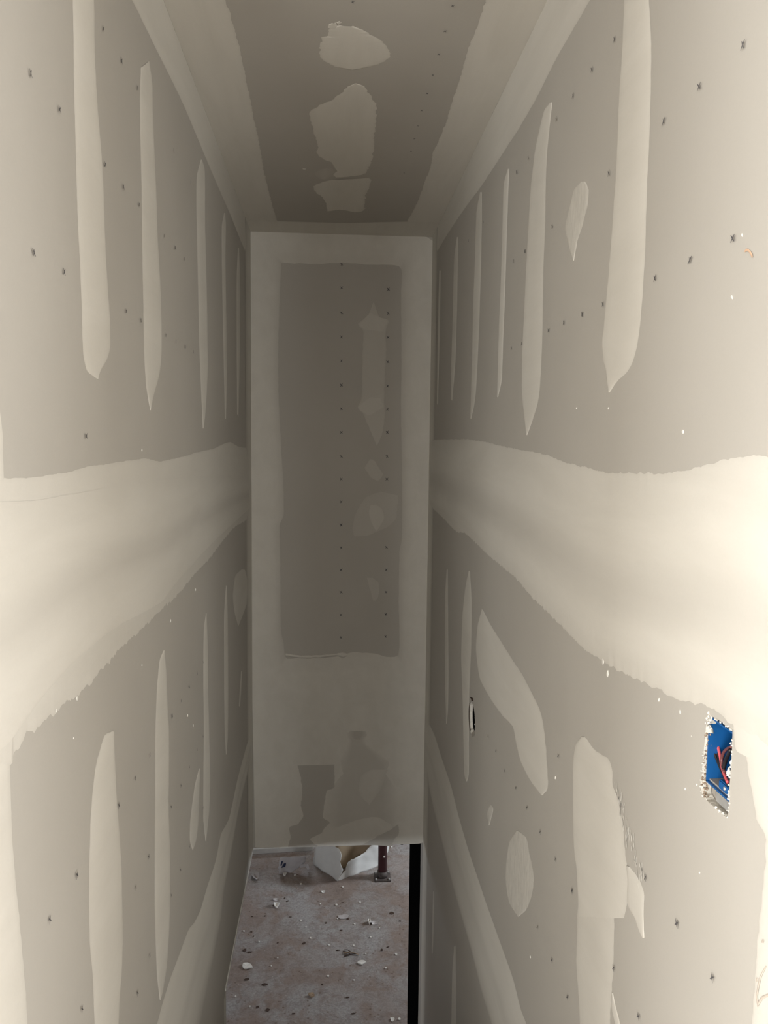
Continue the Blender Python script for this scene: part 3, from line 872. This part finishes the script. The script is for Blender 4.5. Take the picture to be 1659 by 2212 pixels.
for L, R in [([(1659, 2085), (1645, 2110), (1637, 2150), (1640, 2175)], [(1659, 2089), (1648, 2112), (1640, 2150), (1643, 2172)]),
             ([(1640, 2166), (1650, 2152), (1664, 2146)], [(1642, 2172), (1652, 2158), (1664, 2152)]),
             ([(1650, 2030), (1649, 2036)], [(1654, 2030), (1653, 2037)]), ([(1638, 2112), (1637, 2120)], [(1641, 2113), (1640, 2121)])]:
    loft('dirt_smear', RIGHT, L, R, wall_right, m=M_SMUDGE, layer=5, thick=.0004, n=20)
for q in [(850, 1812, .006, .014), (858, 1815, .004, .012), (868, 1824, .012, .004), (846, 1823, .006, .004)]:
    speck(END, wall_end, *q, m=M_DARKBIT, name='chipped_edge', th=.001)
loft('torn_paper_edge', END, [(617, 1411), (650, 1416), (690, 1415), (725, 1412), (742, 1409), (752, 1413)], [(617, 1417), (650, 1422), (690, 1421), (725, 1416), (740, 1421), (750, 1417)], wall_end, layer=3, thick=.004,
     prof=((0, .7, 0), (.4, .9, 1), (.7, .5, 1.1), (1, .1, .2)), ragA=.004, ragB=.004)

# ------------------------------------------------------------------ electrical box in the right wall
hc = RIGHT.at(1547, 1655)
y0, y1 = RIGHT.at(1581, 1650).x + .002, RIGHT.at(1519, 1650).x - .001
zt, zbm = RIGHT.at(1545, 1560).y, RIGHT.at(1545, 1712).y
eb = thing('electrical_box', (XR + .004, (y0 + y1) / 2, zbm), 'blue plastic electrical box with loose wires in a rough wall cutout', 'electrical box')
t = .0022
dp = .072
bm = bmesh.new()
for lo, hi in [((XR + .004, y1 - t, zbm), (XR + dp, y1, zt)), ((XR + .004, y0, zbm), (XR + dp, y0 + t, zt)),
               ((XR + .004, y0, zbm), (XR + dp, y1, zbm + t)), ((XR + .004, y0, zt - t), (XR + dp, y1, zt)), ((XR + dp - t, y0, zbm), (XR + dp, y1, zt))]:
    box_bm(bm, lo, hi)
link('box_body', local(eb, to_mesh('box_body', bm)), M_BLUE, eb)
def inbox(px, py, d):                    # a point d metres behind the face of the right wall
    return Plane((XR + d, 0, 0), (0, 1, 0), (0, 0, 1), (-1, 0, 0)).at3(px, py)


# gypsum dust on the box floor, clamp block with its screw, lower mounting ear
bm = bmesh.new()
box_bm(bm, (XR + .008, y0 + t, zbm + t), (XR + dp - t, y1 - t, zbm + .0045))
link('gypsum_dust', local(eb, to_mesh('gypsum_dust', bm)), M_DIRT, eb)
bm = bmesh.new()
box_bm(bm, (XR + .005, y0 + t, zbm + .0046), (XR + .016, y0 + .036, zbm + .0165))
bmesh.ops.bevel(bm, geom=list(bm.edges), offset=.0015, segments=2, affect='EDGES')
clamp = link('clamp_block', local(eb, to_mesh('clamp_block', bm)), M_BLUE, eb)
bm = bmesh.new()
bmesh.ops.create_uvsphere(bm, u_segments=12, v_segments=8, radius=.0026)
me = to_mesh('screw', bm, True)
me.transform(Matrix.Diagonal((.5, 1, 1, 1)))
sc = link('screw', me, M_STEEL, clamp)
sc.location = Vector((XR + .0045, y0 + .020, zbm + .011)) - eb.location
bm = bmesh.new()
box_bm(bm, (XR + .006, y0 + .004, zbm - .016), (XR + .010, y1 - .022, zbm - .001))
bmesh.ops.bevel(bm, geom=list(bm.edges), offset=.0012, segments=2, affect='EDGES')
link('mounting_ear', local(eb, to_mesh('mounting_ear', bm)), M_STEEL, eb)
bm = bmesh.new()
box_bm(bm, (XR + .0135, y0 - .01, zbm - .06), (XR + .018, y1 + .03, zbm - .002))
link('backing', local(eb, to_mesh('backing', bm)), M_DIRT, eb)
tube('cable_sheath', [inbox(1540, 1548, .030), inbox(1535, 1556, .014), inbox(1533, 1568, .007), inbox(1534, 1584, .006)], .0042, M_SHEATH, eb)
tube('red_wire', [inbox(1548, 1592, .020), inbox(1551, 1612, .018), inbox(1556, 1635, .016), inbox(1560, 1658, .013), inbox(1566, 1676, .009), inbox(1572, 1690, .006)], .0019, M_RED, eb)
tube('black_wire', [inbox(1533, 1602, .010), inbox(1541, 1622, .013), inbox(1550, 1645, .014), inbox(1560, 1668, .012), inbox(1568, 1685, .009), inbox(1573, 1697, .006)], .0017, M_BLACKW, eb)
tube('black_wire', [inbox(1538, 1590, .014), inbox(1544, 1612, .016), inbox(1550, 1632, .017), inbox(1557, 1652, .015), inbox(1564, 1670, .012)], .0024, M_BLACKW, eb)
tube('maroon_wire', [inbox(1580, 1613, .003), inbox(1573, 1616, .008), inbox(1564, 1624, .012), inbox(1559, 1638, .013), inbox(1560, 1655, .012), inbox(1565, 1668, .009)], .0018, M_BROWNW, eb)
tube('black_wire', [inbox(1578, 1620, .004), inbox(1573, 1630, .009), inbox(1567, 1645, .011), inbox(1563, 1660, .011)], .0024, M_BLACKW, eb)


def crumbs(name, pts, m, parent, pl, smin, smax, out=.0):
    bm = bmesh.new()
    for p in pts:
        s = random.uniform(smin, smax)
        r = bmesh.ops.create_icosphere(bm, subdivisions=1, radius=s)
        sc = Vector((random.uniform(.5, 1.2), random.uniform(.5, 1.3), random.uniform(.5, 1.3)))
        for v in r['verts']:
            k = 1 + .5 * noise.noise(v.co * 900 + Vector(p) * 500)
            v.co = Vector((v.co.x * sc.x, v.co.y * sc.y, v.co.z * sc.z)) * k + Vector(p)
    o = link(name, to_mesh(name, bm), m, parent)
    o['kind'] = 'stuff'
    return o


ring = [Vector(q) for q in hole1]
pts = []
for i in range(150):
    k = random.randrange(len(ring))
    a = ring[k].lerp(ring[(k + 1) % len(ring)], random.random())
    near = a.x < hc.x - .012 or a.y > hc.y + .045
    if not near and random.random() < .55:
        continue
    pts.append(RIGHT.p(a.x + random.uniform(-.0015, .0015), a.y + random.uniform(-.0015, .0015), random.uniform(-.002, .0015)))
crumbs('crumbled_gypsum', pts, M_CRUMB, wall_right, RIGHT, .0006, .0019)
pts = []
for i in range(420):
    k = random.randrange(len(ring))
    a = ring[k].lerp(ring[(k + 1) % len(ring)], random.random())
    if a.x > hc.x + .02 and a.y < hc.y + .03:
        pts.append(RIGHT.p(a.x + random.uniform(-.0012, .0012), a.y + random.uniform(-.002, .002), random.uniform(-.008, 0)))
crumbs('torn_paper_fringe', pts, M_TORNPAPER, wall_right, RIGHT, .0008, .0020)
q = RIGHT.at(1576, 1662)
crumbs('plaster_lump', [RIGHT.p(q.x + random.uniform(-.004, .004), q.y + random.uniform(-.008, .008), random.uniform(-.004, .001)) for k in range(14)], M_CRUMB, wall_right, RIGHT, .0014, .0032)
q = RIGHT.at(1531, 1552)
crumbs('plaster_lump', [RIGHT.p(q.x + random.uniform(-.003, .006), q.y + random.uniform(-.016, .012), random.uniform(-.004, .001)) for k in range(16)], M_CRUMB, wall_right, RIGHT, .0010, .0028)

# ------------------------------------------------------------------ round cutout further down the right wall
pts = []
for k in range(90):
    a = random.uniform(-1.0, 1.1)
    pts.append(RIGHT.p(RC.x - .0565 * math.cos(a), RC.y + .0565 * math.sin(a), random.uniform(-.008, -.001)))
crumbs('torn_paper_fringe', pts, M_CRUMB, wall_right, RIGHT, .0012, .0034)
loft('dark_line', RIGHT, [(1015, 1518), (1013.2, 1530), (1013, 1550), (1014, 1568), (1015.5, 1580)], [(1016, 1518), (1014.6, 1530), (1014.4, 1550), (1015.2, 1568), (1017, 1580)], wall_right, m=M_DARKBIT, thick=.0003, layer=3, n=30)  # thin dark line along the left edge of the cutout
loft('dark_line', RIGHT, [(1015, 1507), (1018, 1509), (1019, 1514)], [(1017, 1506), (1022, 1508), (1023, 1515)], wall_right, m=M_DARKBIT, thick=.0003, layer=3, n=16)
loft('dark_line', RIGHT, [(1023, 1578), (1020, 1586), (1023, 1591)], [(1026, 1580), (1025, 1588), (1024, 1591)], wall_right, m=M_DIRT, thick=.0003, layer=3, n=16)

# ------------------------------------------------------------------ basement: steel column
pb = FLOOR.at3(826, 1896)
post = thing('steel_column', (pb.x, pb.y, ZF), 'dark red steel support column on a square base plate', 'column')


def cyl(name, z0, z1, r, m, parent, seg=32):
    bm = bmesh.new()
    bmesh.ops.create_cone(bm, cap_ends=True, segments=seg, radius1=r, radius2=r, depth=z1 - z0)
    bmesh.ops.bevel(bm, geom=[e for e in bm.edges if abs(e.verts[0].co.z - e.verts[1].co.z) < 1e-6], offset=.003, segments=2, affect='EDGES')
    me = to_mesh(name, bm, False)
    for p in me.polygons:
        p.use_smooth = abs(p.normal.z) < .5
    o = link(name, me, m, parent)
    o.location = (0, 0, (z0 + z1) / 2)
    return o


cyl('shaft', .014, ZH - ZF, .043, M_POST, post)
cyl('foot_collar', .014, .075, .049, M_PLATE, post)
o = boxes('base_plate', [((-.078, -.075, 0), (.078, .075, .015))], M_PLATE, post, bevel=.003)
for sx in (-1, 1):
    for sy in (-1, 1):
        bm = bmesh.new()
        bmesh.ops.create_cone(bm, cap_ends=True, segments=6, radius1=.011, radius2=.010, depth=.012)
        b = link('anchor_bolt', to_mesh('anchor_bolt', bm), M_STEEL, post)
        b.location = (sx * .062, sy * .058, .020)
bm = bmesh.new()
bmesh.ops.create_uvsphere(bm, u_segments=10, v_segments=6, radius=.010)
b = link('white_paint_dab', to_mesh('white_paint_dab', bm, True), M_CHIP, post)
b.location = (.012, -.043, FLOOR.at(826, 1896).y * 0 + .235)
b.scale = (1, .3, 1.1)


# ------------------------------------------------------------------ torn white bag beside the column
def vplane(pa, pbx):
    a, b = FLOOR.at3(*pa), FLOOR.at3(*pbx)
    u = (b - a).normalized()
    v = Vector((0, 0, 1))
    n = u.cross(v)
    if n.dot(CAM - a) < 0:
        n = -n
    return Plane(a, u, v, n)


c0 = FLOOR.at3(728, 1903)
bag = thing('torn_white_sack', (c0.x, c0.y, ZF), 'torn white sack gaping open beside the dark red column', 'sack')


def crumple(amp, sc, sd):
    return lambda q: amp * (noise.noise(Vector((q.x * sc + sd, q.y * sc, 0))) + .5 * noise.noise(Vector((q.x * sc * 2.3, q.y * sc * 2.3 + sd, 5))))


SHEET = tuple((k / 10, 0, 0) for k in range(11))
p1 = vplane((728, 1903), (676, 1868))


def lift(fn, h0=0.0):
    return fn


def sheet(name, pl, A, B, m, parent, wave, n=40, th=.004):
    o = loft(name, pl, A, B, parent, prof=SHEET, m=m, wave=wave, n=n, ragA=.01, ragB=.01)
    md = o.modifiers.new('thickness', 'SOLIDIFY')
    md.thickness = th
    return o


sheet('side_panel', p1, [(688, 1760), (683, 1800), (681, 1830), (678, 1850), (676, 1868), (690, 1877), (710, 1891), (727, 1903)],
      [(722, 1760), (720, 1800), (722, 1829), (731, 1836), (738, 1848), (737, 1864), (741, 1880), (734, 1892), (729, 1903)], M_BAG, bag, crumple(.022, 5, 1))
p2 = vplane((728, 1903), (818, 1872))
sheet('side_panel', p2, [(826, 1765), (818, 1800), (790, 1842), (775, 1850), (757, 1858), (750, 1868), (746, 1881), (737, 1890), (731, 1898), (729, 1902)],
      [(850, 1765), (850, 1800), (840, 1830), (830, 1855), (820, 1871), (800, 1878), (780, 1885), (760, 1892), (745, 1897), (730, 1903)], M_BAG, bag, crumple(.020, 5, 8))
p3 = vplane((722, 1880), (822, 1858))
sheet('cardboard_liner', p3, [(722, 1760), (722, 1800), (724, 1840), (726, 1879)], [(828, 1760), (828, 1800), (826, 1830), (822, 1857)], M_TAN, bag, crumple(.012, 4, 3))

g0 = FLOOR.at3(620, 1886)
grey = thing('crumpled_grey_wrapper', (g0.x, g0.y, ZF), 'crumpled grey plastic wrapper with navy print left of the white sack', 'wrapper')
p4 = vplane((600, 1888), (664, 1880))
sheet('wrapper_sheet', p4, [(606, 1852), (603, 1862), (602, 1875), (602, 1887)], [(662, 1850), (661, 1858), (655, 1868), (630, 1884)], M_FILM, grey, crumple(.02, 9, 2), th=.003)
sheet('curled_strip', p4, [(646, 1868), (655, 1864), (664, 1865), (669, 1876)], [(648, 1873), (656, 1870), (661, 1872), (664, 1878)], M_FILM, grey, lambda q: .02 + .015 * noise.noise(Vector((q.x * 15, q.y * 15, 0))), n=20, th=.003)
for L, R in [([(608, 1859), (605, 1868)], [(611, 1859), (608, 1868)]), ([(613, 1864), (607, 1873)], [(618, 1864), (616, 1872)])]:
    loft('printed_mark', p4, L, R, grey, m=M_INK, wave=lambda q, w=crumple(.02, 9, 2): w(q) + .004, n=10, ragA=.002, ragB=.002)

# pale board on the floor behind the wrapper
pa, pbb = FLOOR.at3(540, 1846), FLOOR.at3(676, 1838)
bd = thing('plank_offcut', (pa.x, pa.y, ZF), 'pale grey plank offcut lying behind the wrapper and sack', 'plank')
u = (pbb - pa).normalized()
bm = bmesh.new()
box_bm(bm, (0, 0, 0), ((pbb - pa).length, .25, .05))
bmesh.ops.bevel(bm, geom=list(bm.edges), offset=.004, segments=2, affect='EDGES')
pl = link('plank', to_mesh('plank', bm), M_FND, bd)
bd.rotation_euler[2] = math.atan2(u.y, u.x)


# ------------------------------------------------------------------ litter on the basement floor
def flake(name, x, y, wpx, hpx, m, label, cat, group=None, curl=.3, rot=0.0, tip=False, th=.004):
    c = FLOOR.at3(x, y)
    k = (c - CAM).length / F_PX
    w = wpx * k / 2
    d = hpx * k / 2 * ((c - CAM).length / max(.2, CAM.z - ZF)) * .8
    bm = bmesh.new()
    rnd = random.Random(int(x * 31 + y))
    K = 12
    top, bot = [], []
    for i in range(K):
        a = 2 * math.pi * i / K
        rr = rnd.uniform(.72, 1.12)
        if tip:
            rr = .95 + (.65 if i == 6 else .1 if i in (5, 7) else 0)
        px_, py_ = math.cos(a) * w * rr, math.sin(a) * d * rr
        ux, uy = px_ * math.cos(rot) - py_ * math.sin(rot), px_ * math.sin(rot) + py_ * math.cos(rot)
        z = curl * w * (math.cos(a) ** 2) * rnd.uniform(.5, 1.1)
        top.append(bm.verts.new((ux, uy, z + th)))
        bot.append(bm.verts.new((ux * .96, uy * .96, max(0, z - .001))))
    ct = bm.verts.new((0, 0, th))
    cb = bm.verts.new((0, 0, 0))
    for i in range(K):
        j = (i + 1) % K
        bm.faces.new((top[i], top[j], ct))
        bm.faces.new((bot[j], bot[i], cb))
        bm.faces.new((top[i], bot[i], bot[j], top[j]))
    o = link(name, to_mesh(name, bm), m)
    o.location = (c.x, c.y, ZF + .0005)
    return tag(o, label, cat, group)


flake('plaster_drip', 533, 2088, 17, 12, M_CHIP, 'large white teardrop-shaped plaster drip near the left wall', 'plaster drip', rot=2.6, tip=True, th=.008)
flake('plaster_drip', 781, 2080, 9, 12, M_CHIP, 'small white teardrop-shaped plaster drip beside the twigs', 'plaster drip', rot=1.7, tip=True, th=.008)
flake('paper_scrap', 598, 1957, 12, 10, M_CHIP, 'crumpled white paper scrap on the floor below the grey wrapper', 'paper scrap', curl=.9, th=.012)
flake('paper_scrap', 596, 1944, 12, 5, M_FILM, 'flat grey paper scrap just behind the crumpled white one', 'paper scrap')
flake('paper_scrap', 809, 1995, 17, 8, M_FILM, 'pale folded paper scrap right of centre below the column', 'paper scrap', curl=.5)
flake('plaster_chip', 798, 1994, 5, 9, M_CHIP, 'upright white chip at the left edge of the pale folded scrap', 'plaster chip', curl=1.5, th=.02)
flake('paper_scrap', 742, 1981, 22, 9, M_FILM, 'faint bluish film scrap in the middle of the floor', 'film scrap', curl=.1)
flake('paper_scrap', 551, 1896, 17, 14, M_FILM, 'curled grey scrap against the left wall edge', 'paper scrap', curl=.9, rot=.8)
flake('plaster_chip', 615, 1890, 8, 6, M_CHIP, 'bright white chip at the foot of the grey wrapper', 'plaster chip', curl=.6, th=.012)
flake('plaster_chip', 698, 1927, 9, 5, M_CHIP, 'jagged white chip in front of the white sack', 'plaster chip', curl=.5)
flake('plaster_chip', 848, 2203, 9, 9, M_CHIP, 'larger white plaster chip low beside the black strip', 'plaster chip')
CRUMB_LABELS = {
    (727, 1955): 'white plaster crumb in the middle of the floor in front of the sack',
    (801, 2025): 'white plaster crumb below the pale folded scrap',
    (711, 2042): 'white plaster crumb left of the twigs',
    (856, 2062): 'white plaster crumb beside the black strip, right of the twigs',
    (834, 2092): 'white plaster crumb right of the small teardrop',
    (863, 2202): 'white plaster crumb right of the larger chip beside the black strip',
    (637, 1891): 'white plaster crumb between the grey wrapper and the sack corner',
    (846, 1830): 'white plaster crumb right of the column near the lintel edge',
    (650, 1989): 'white plaster crumb left of the bluish film scrap',
    (778, 1950): 'white plaster crumb below the foot of the column',
}
for x, y, sz in [(727, 1955, 5), (741, 1917, 3.5), (778, 1950, 3.5), (650, 1989, 3.5), (801, 2025, 4), (711, 2042, 4), (856, 2062, 5), (834, 2092, 3.5), (863, 2202, 5),
                 (509, 2153, 3), (709, 2109, 3.5), (765, 2118, 3), (692, 1953, 3), (650, 1910, 3), (766, 1997, 3), (764, 2043, 3), (527, 2012, 3), (637, 1891, 4), (790, 2061, 3),
                 (661, 2003, 3), (671, 2027, 3), (586, 2087, 2.5), (560, 2035, 3), (729, 1985, 2.5), (846, 1830, 4), (820, 2005, 2.5), (600, 2070, 2.5), (540, 2175, 3)]:
    flake('plaster_crumb', x, y, sz, sz * .8, M_CHIP, CRUMB_LABELS.get((x, y), 'tiny white speck of plaster among the larger crumbs on the floor'), 'plaster crumb',
          'white crumbs on the basement floor', th=.006)

CHIP_LABELS = {
    (730, 2053): 'dark pointed chip just left of the twigs',
    (657, 2038): 'dark chip in the centre left of the pointed one',
    (528, 2053): 'dark chip against the left wall edge above the large teardrop',
    (539, 2057): 'thin dark chip touching the one above the large teardrop',
    (533, 2116): 'dark chip below the large teardrop',
    (572, 2127): 'broad dark chip below and right of the large teardrop',
    (763, 2190): 'dark chip at the bottom of the floor right of centre',
    (751, 2155): 'thin reddish dark chip right of the tan chip',
    (846, 1973): 'broad dark chip beside the black strip below the column',
    (825, 2052): 'dark chip between the twigs and the black strip',
    (621, 1947): 'thin dark chip right of the flat grey scrap',
    (751, 1985): 'slanting dark chip on the edge of the bluish film scrap',
    (578, 2182): 'dark chip low on the left part of the floor',
    (634, 2190): 'thin dark chip at the bottom of the floor left of centre',
    (737, 2010): 'dark chip below the bluish film scrap',
    (592, 1957): 'dark chip at the left of the crumpled white scrap',
}
for x, y, w, h, r in [(730, 2053, 9, 3, .1), (657, 2038, 8, 6, .4), (528, 2053, 10, 8, .6), (539, 2057, 10, 4, 0), (533, 2116, 12, 6, .1), (572, 2127, 14, 7, 0), (763, 2190, 9, 4, 0), (751, 2155, 9, 3, 0),
                      (543, 2013, 4, 5, .8), (621, 1947, 8, 3, .4), (737, 2010, 6, 3, 0), (825, 2052, 5, 7, 0), (846, 1973, 11, 8, .2), (592, 1957, 7, 5, 0), (593, 1945, 5, 4, 0), (751, 1985, 8, 5, -.6),
                      (600, 2037, 4, 4, 0), (615, 1940, 4, 4, 0), (545, 1980, 5, 2, 0), (572, 1979, 4, 3, 0), (838, 2046, 7, 3, .3), (704, 1994, 3, 6, 0), (548, 2023, 2, 5, 0), (864, 1990, 6, 3, -.3),
                      (578, 2182, 10, 8, 0), (696, 2127, 4, 3, 0), (740, 1950, 6, 2, 0), (627, 1981, 6, 2, 0), (799, 1995, 3, 8, 0), (634, 2190, 7, 3, 0), (556, 2176, 7, 6, 0)]:
    flake('wood_chip', x, y, w * .85, h * .65, M_DARKBIT, CHIP_LABELS.get((x, y), 'tiny dark fleck in the floor dust among the larger chips'), 'wood chip',
          'dark chips on the basement floor', rot=r, th=.003, curl=.08)
flake('wood_chip', 673, 2151, 12, 7, M_TANBIT, 'tan wood chip in the lower middle of the floor', 'wood chip', rot=-.5, th=.012)

tw = FLOOR.at3(758, 2063)
for k, (a, b, lab) in enumerate([((742, 2060), (776, 2064), 'dark thin twig lying on top of the twig pair beside the teardrop'),
                                 ((744, 2067), (770, 2062), 'dark thin twig crossing under the longer one beside the teardrop')]):
    pa, pb2 = FLOOR.at3(*a), FLOOR.at3(*b)
    t0 = thing('twig', (pa.x, pa.y, ZF), lab, 'twig')
    h = .007 + .009 * (1 - k)
    mid = pa.lerp(pb2, .5) + Vector((0, .008, 0))
    tube('stem', [pa + Vector((0, 0, .006)), mid + Vector((0, 0, h)), pb2 + Vector((0, 0, .006))], .0055, M_DARKBIT if k else M_TANBIT, t0, 8, 6, lambda s: 1 - .5 * s)
    tube('side_shoot', [mid + Vector((0, 0, h)), mid + Vector((-.03, .03, h)), mid + Vector((-.06, .045, .006))], .003, M_DARKBIT, t0, 6, 4)
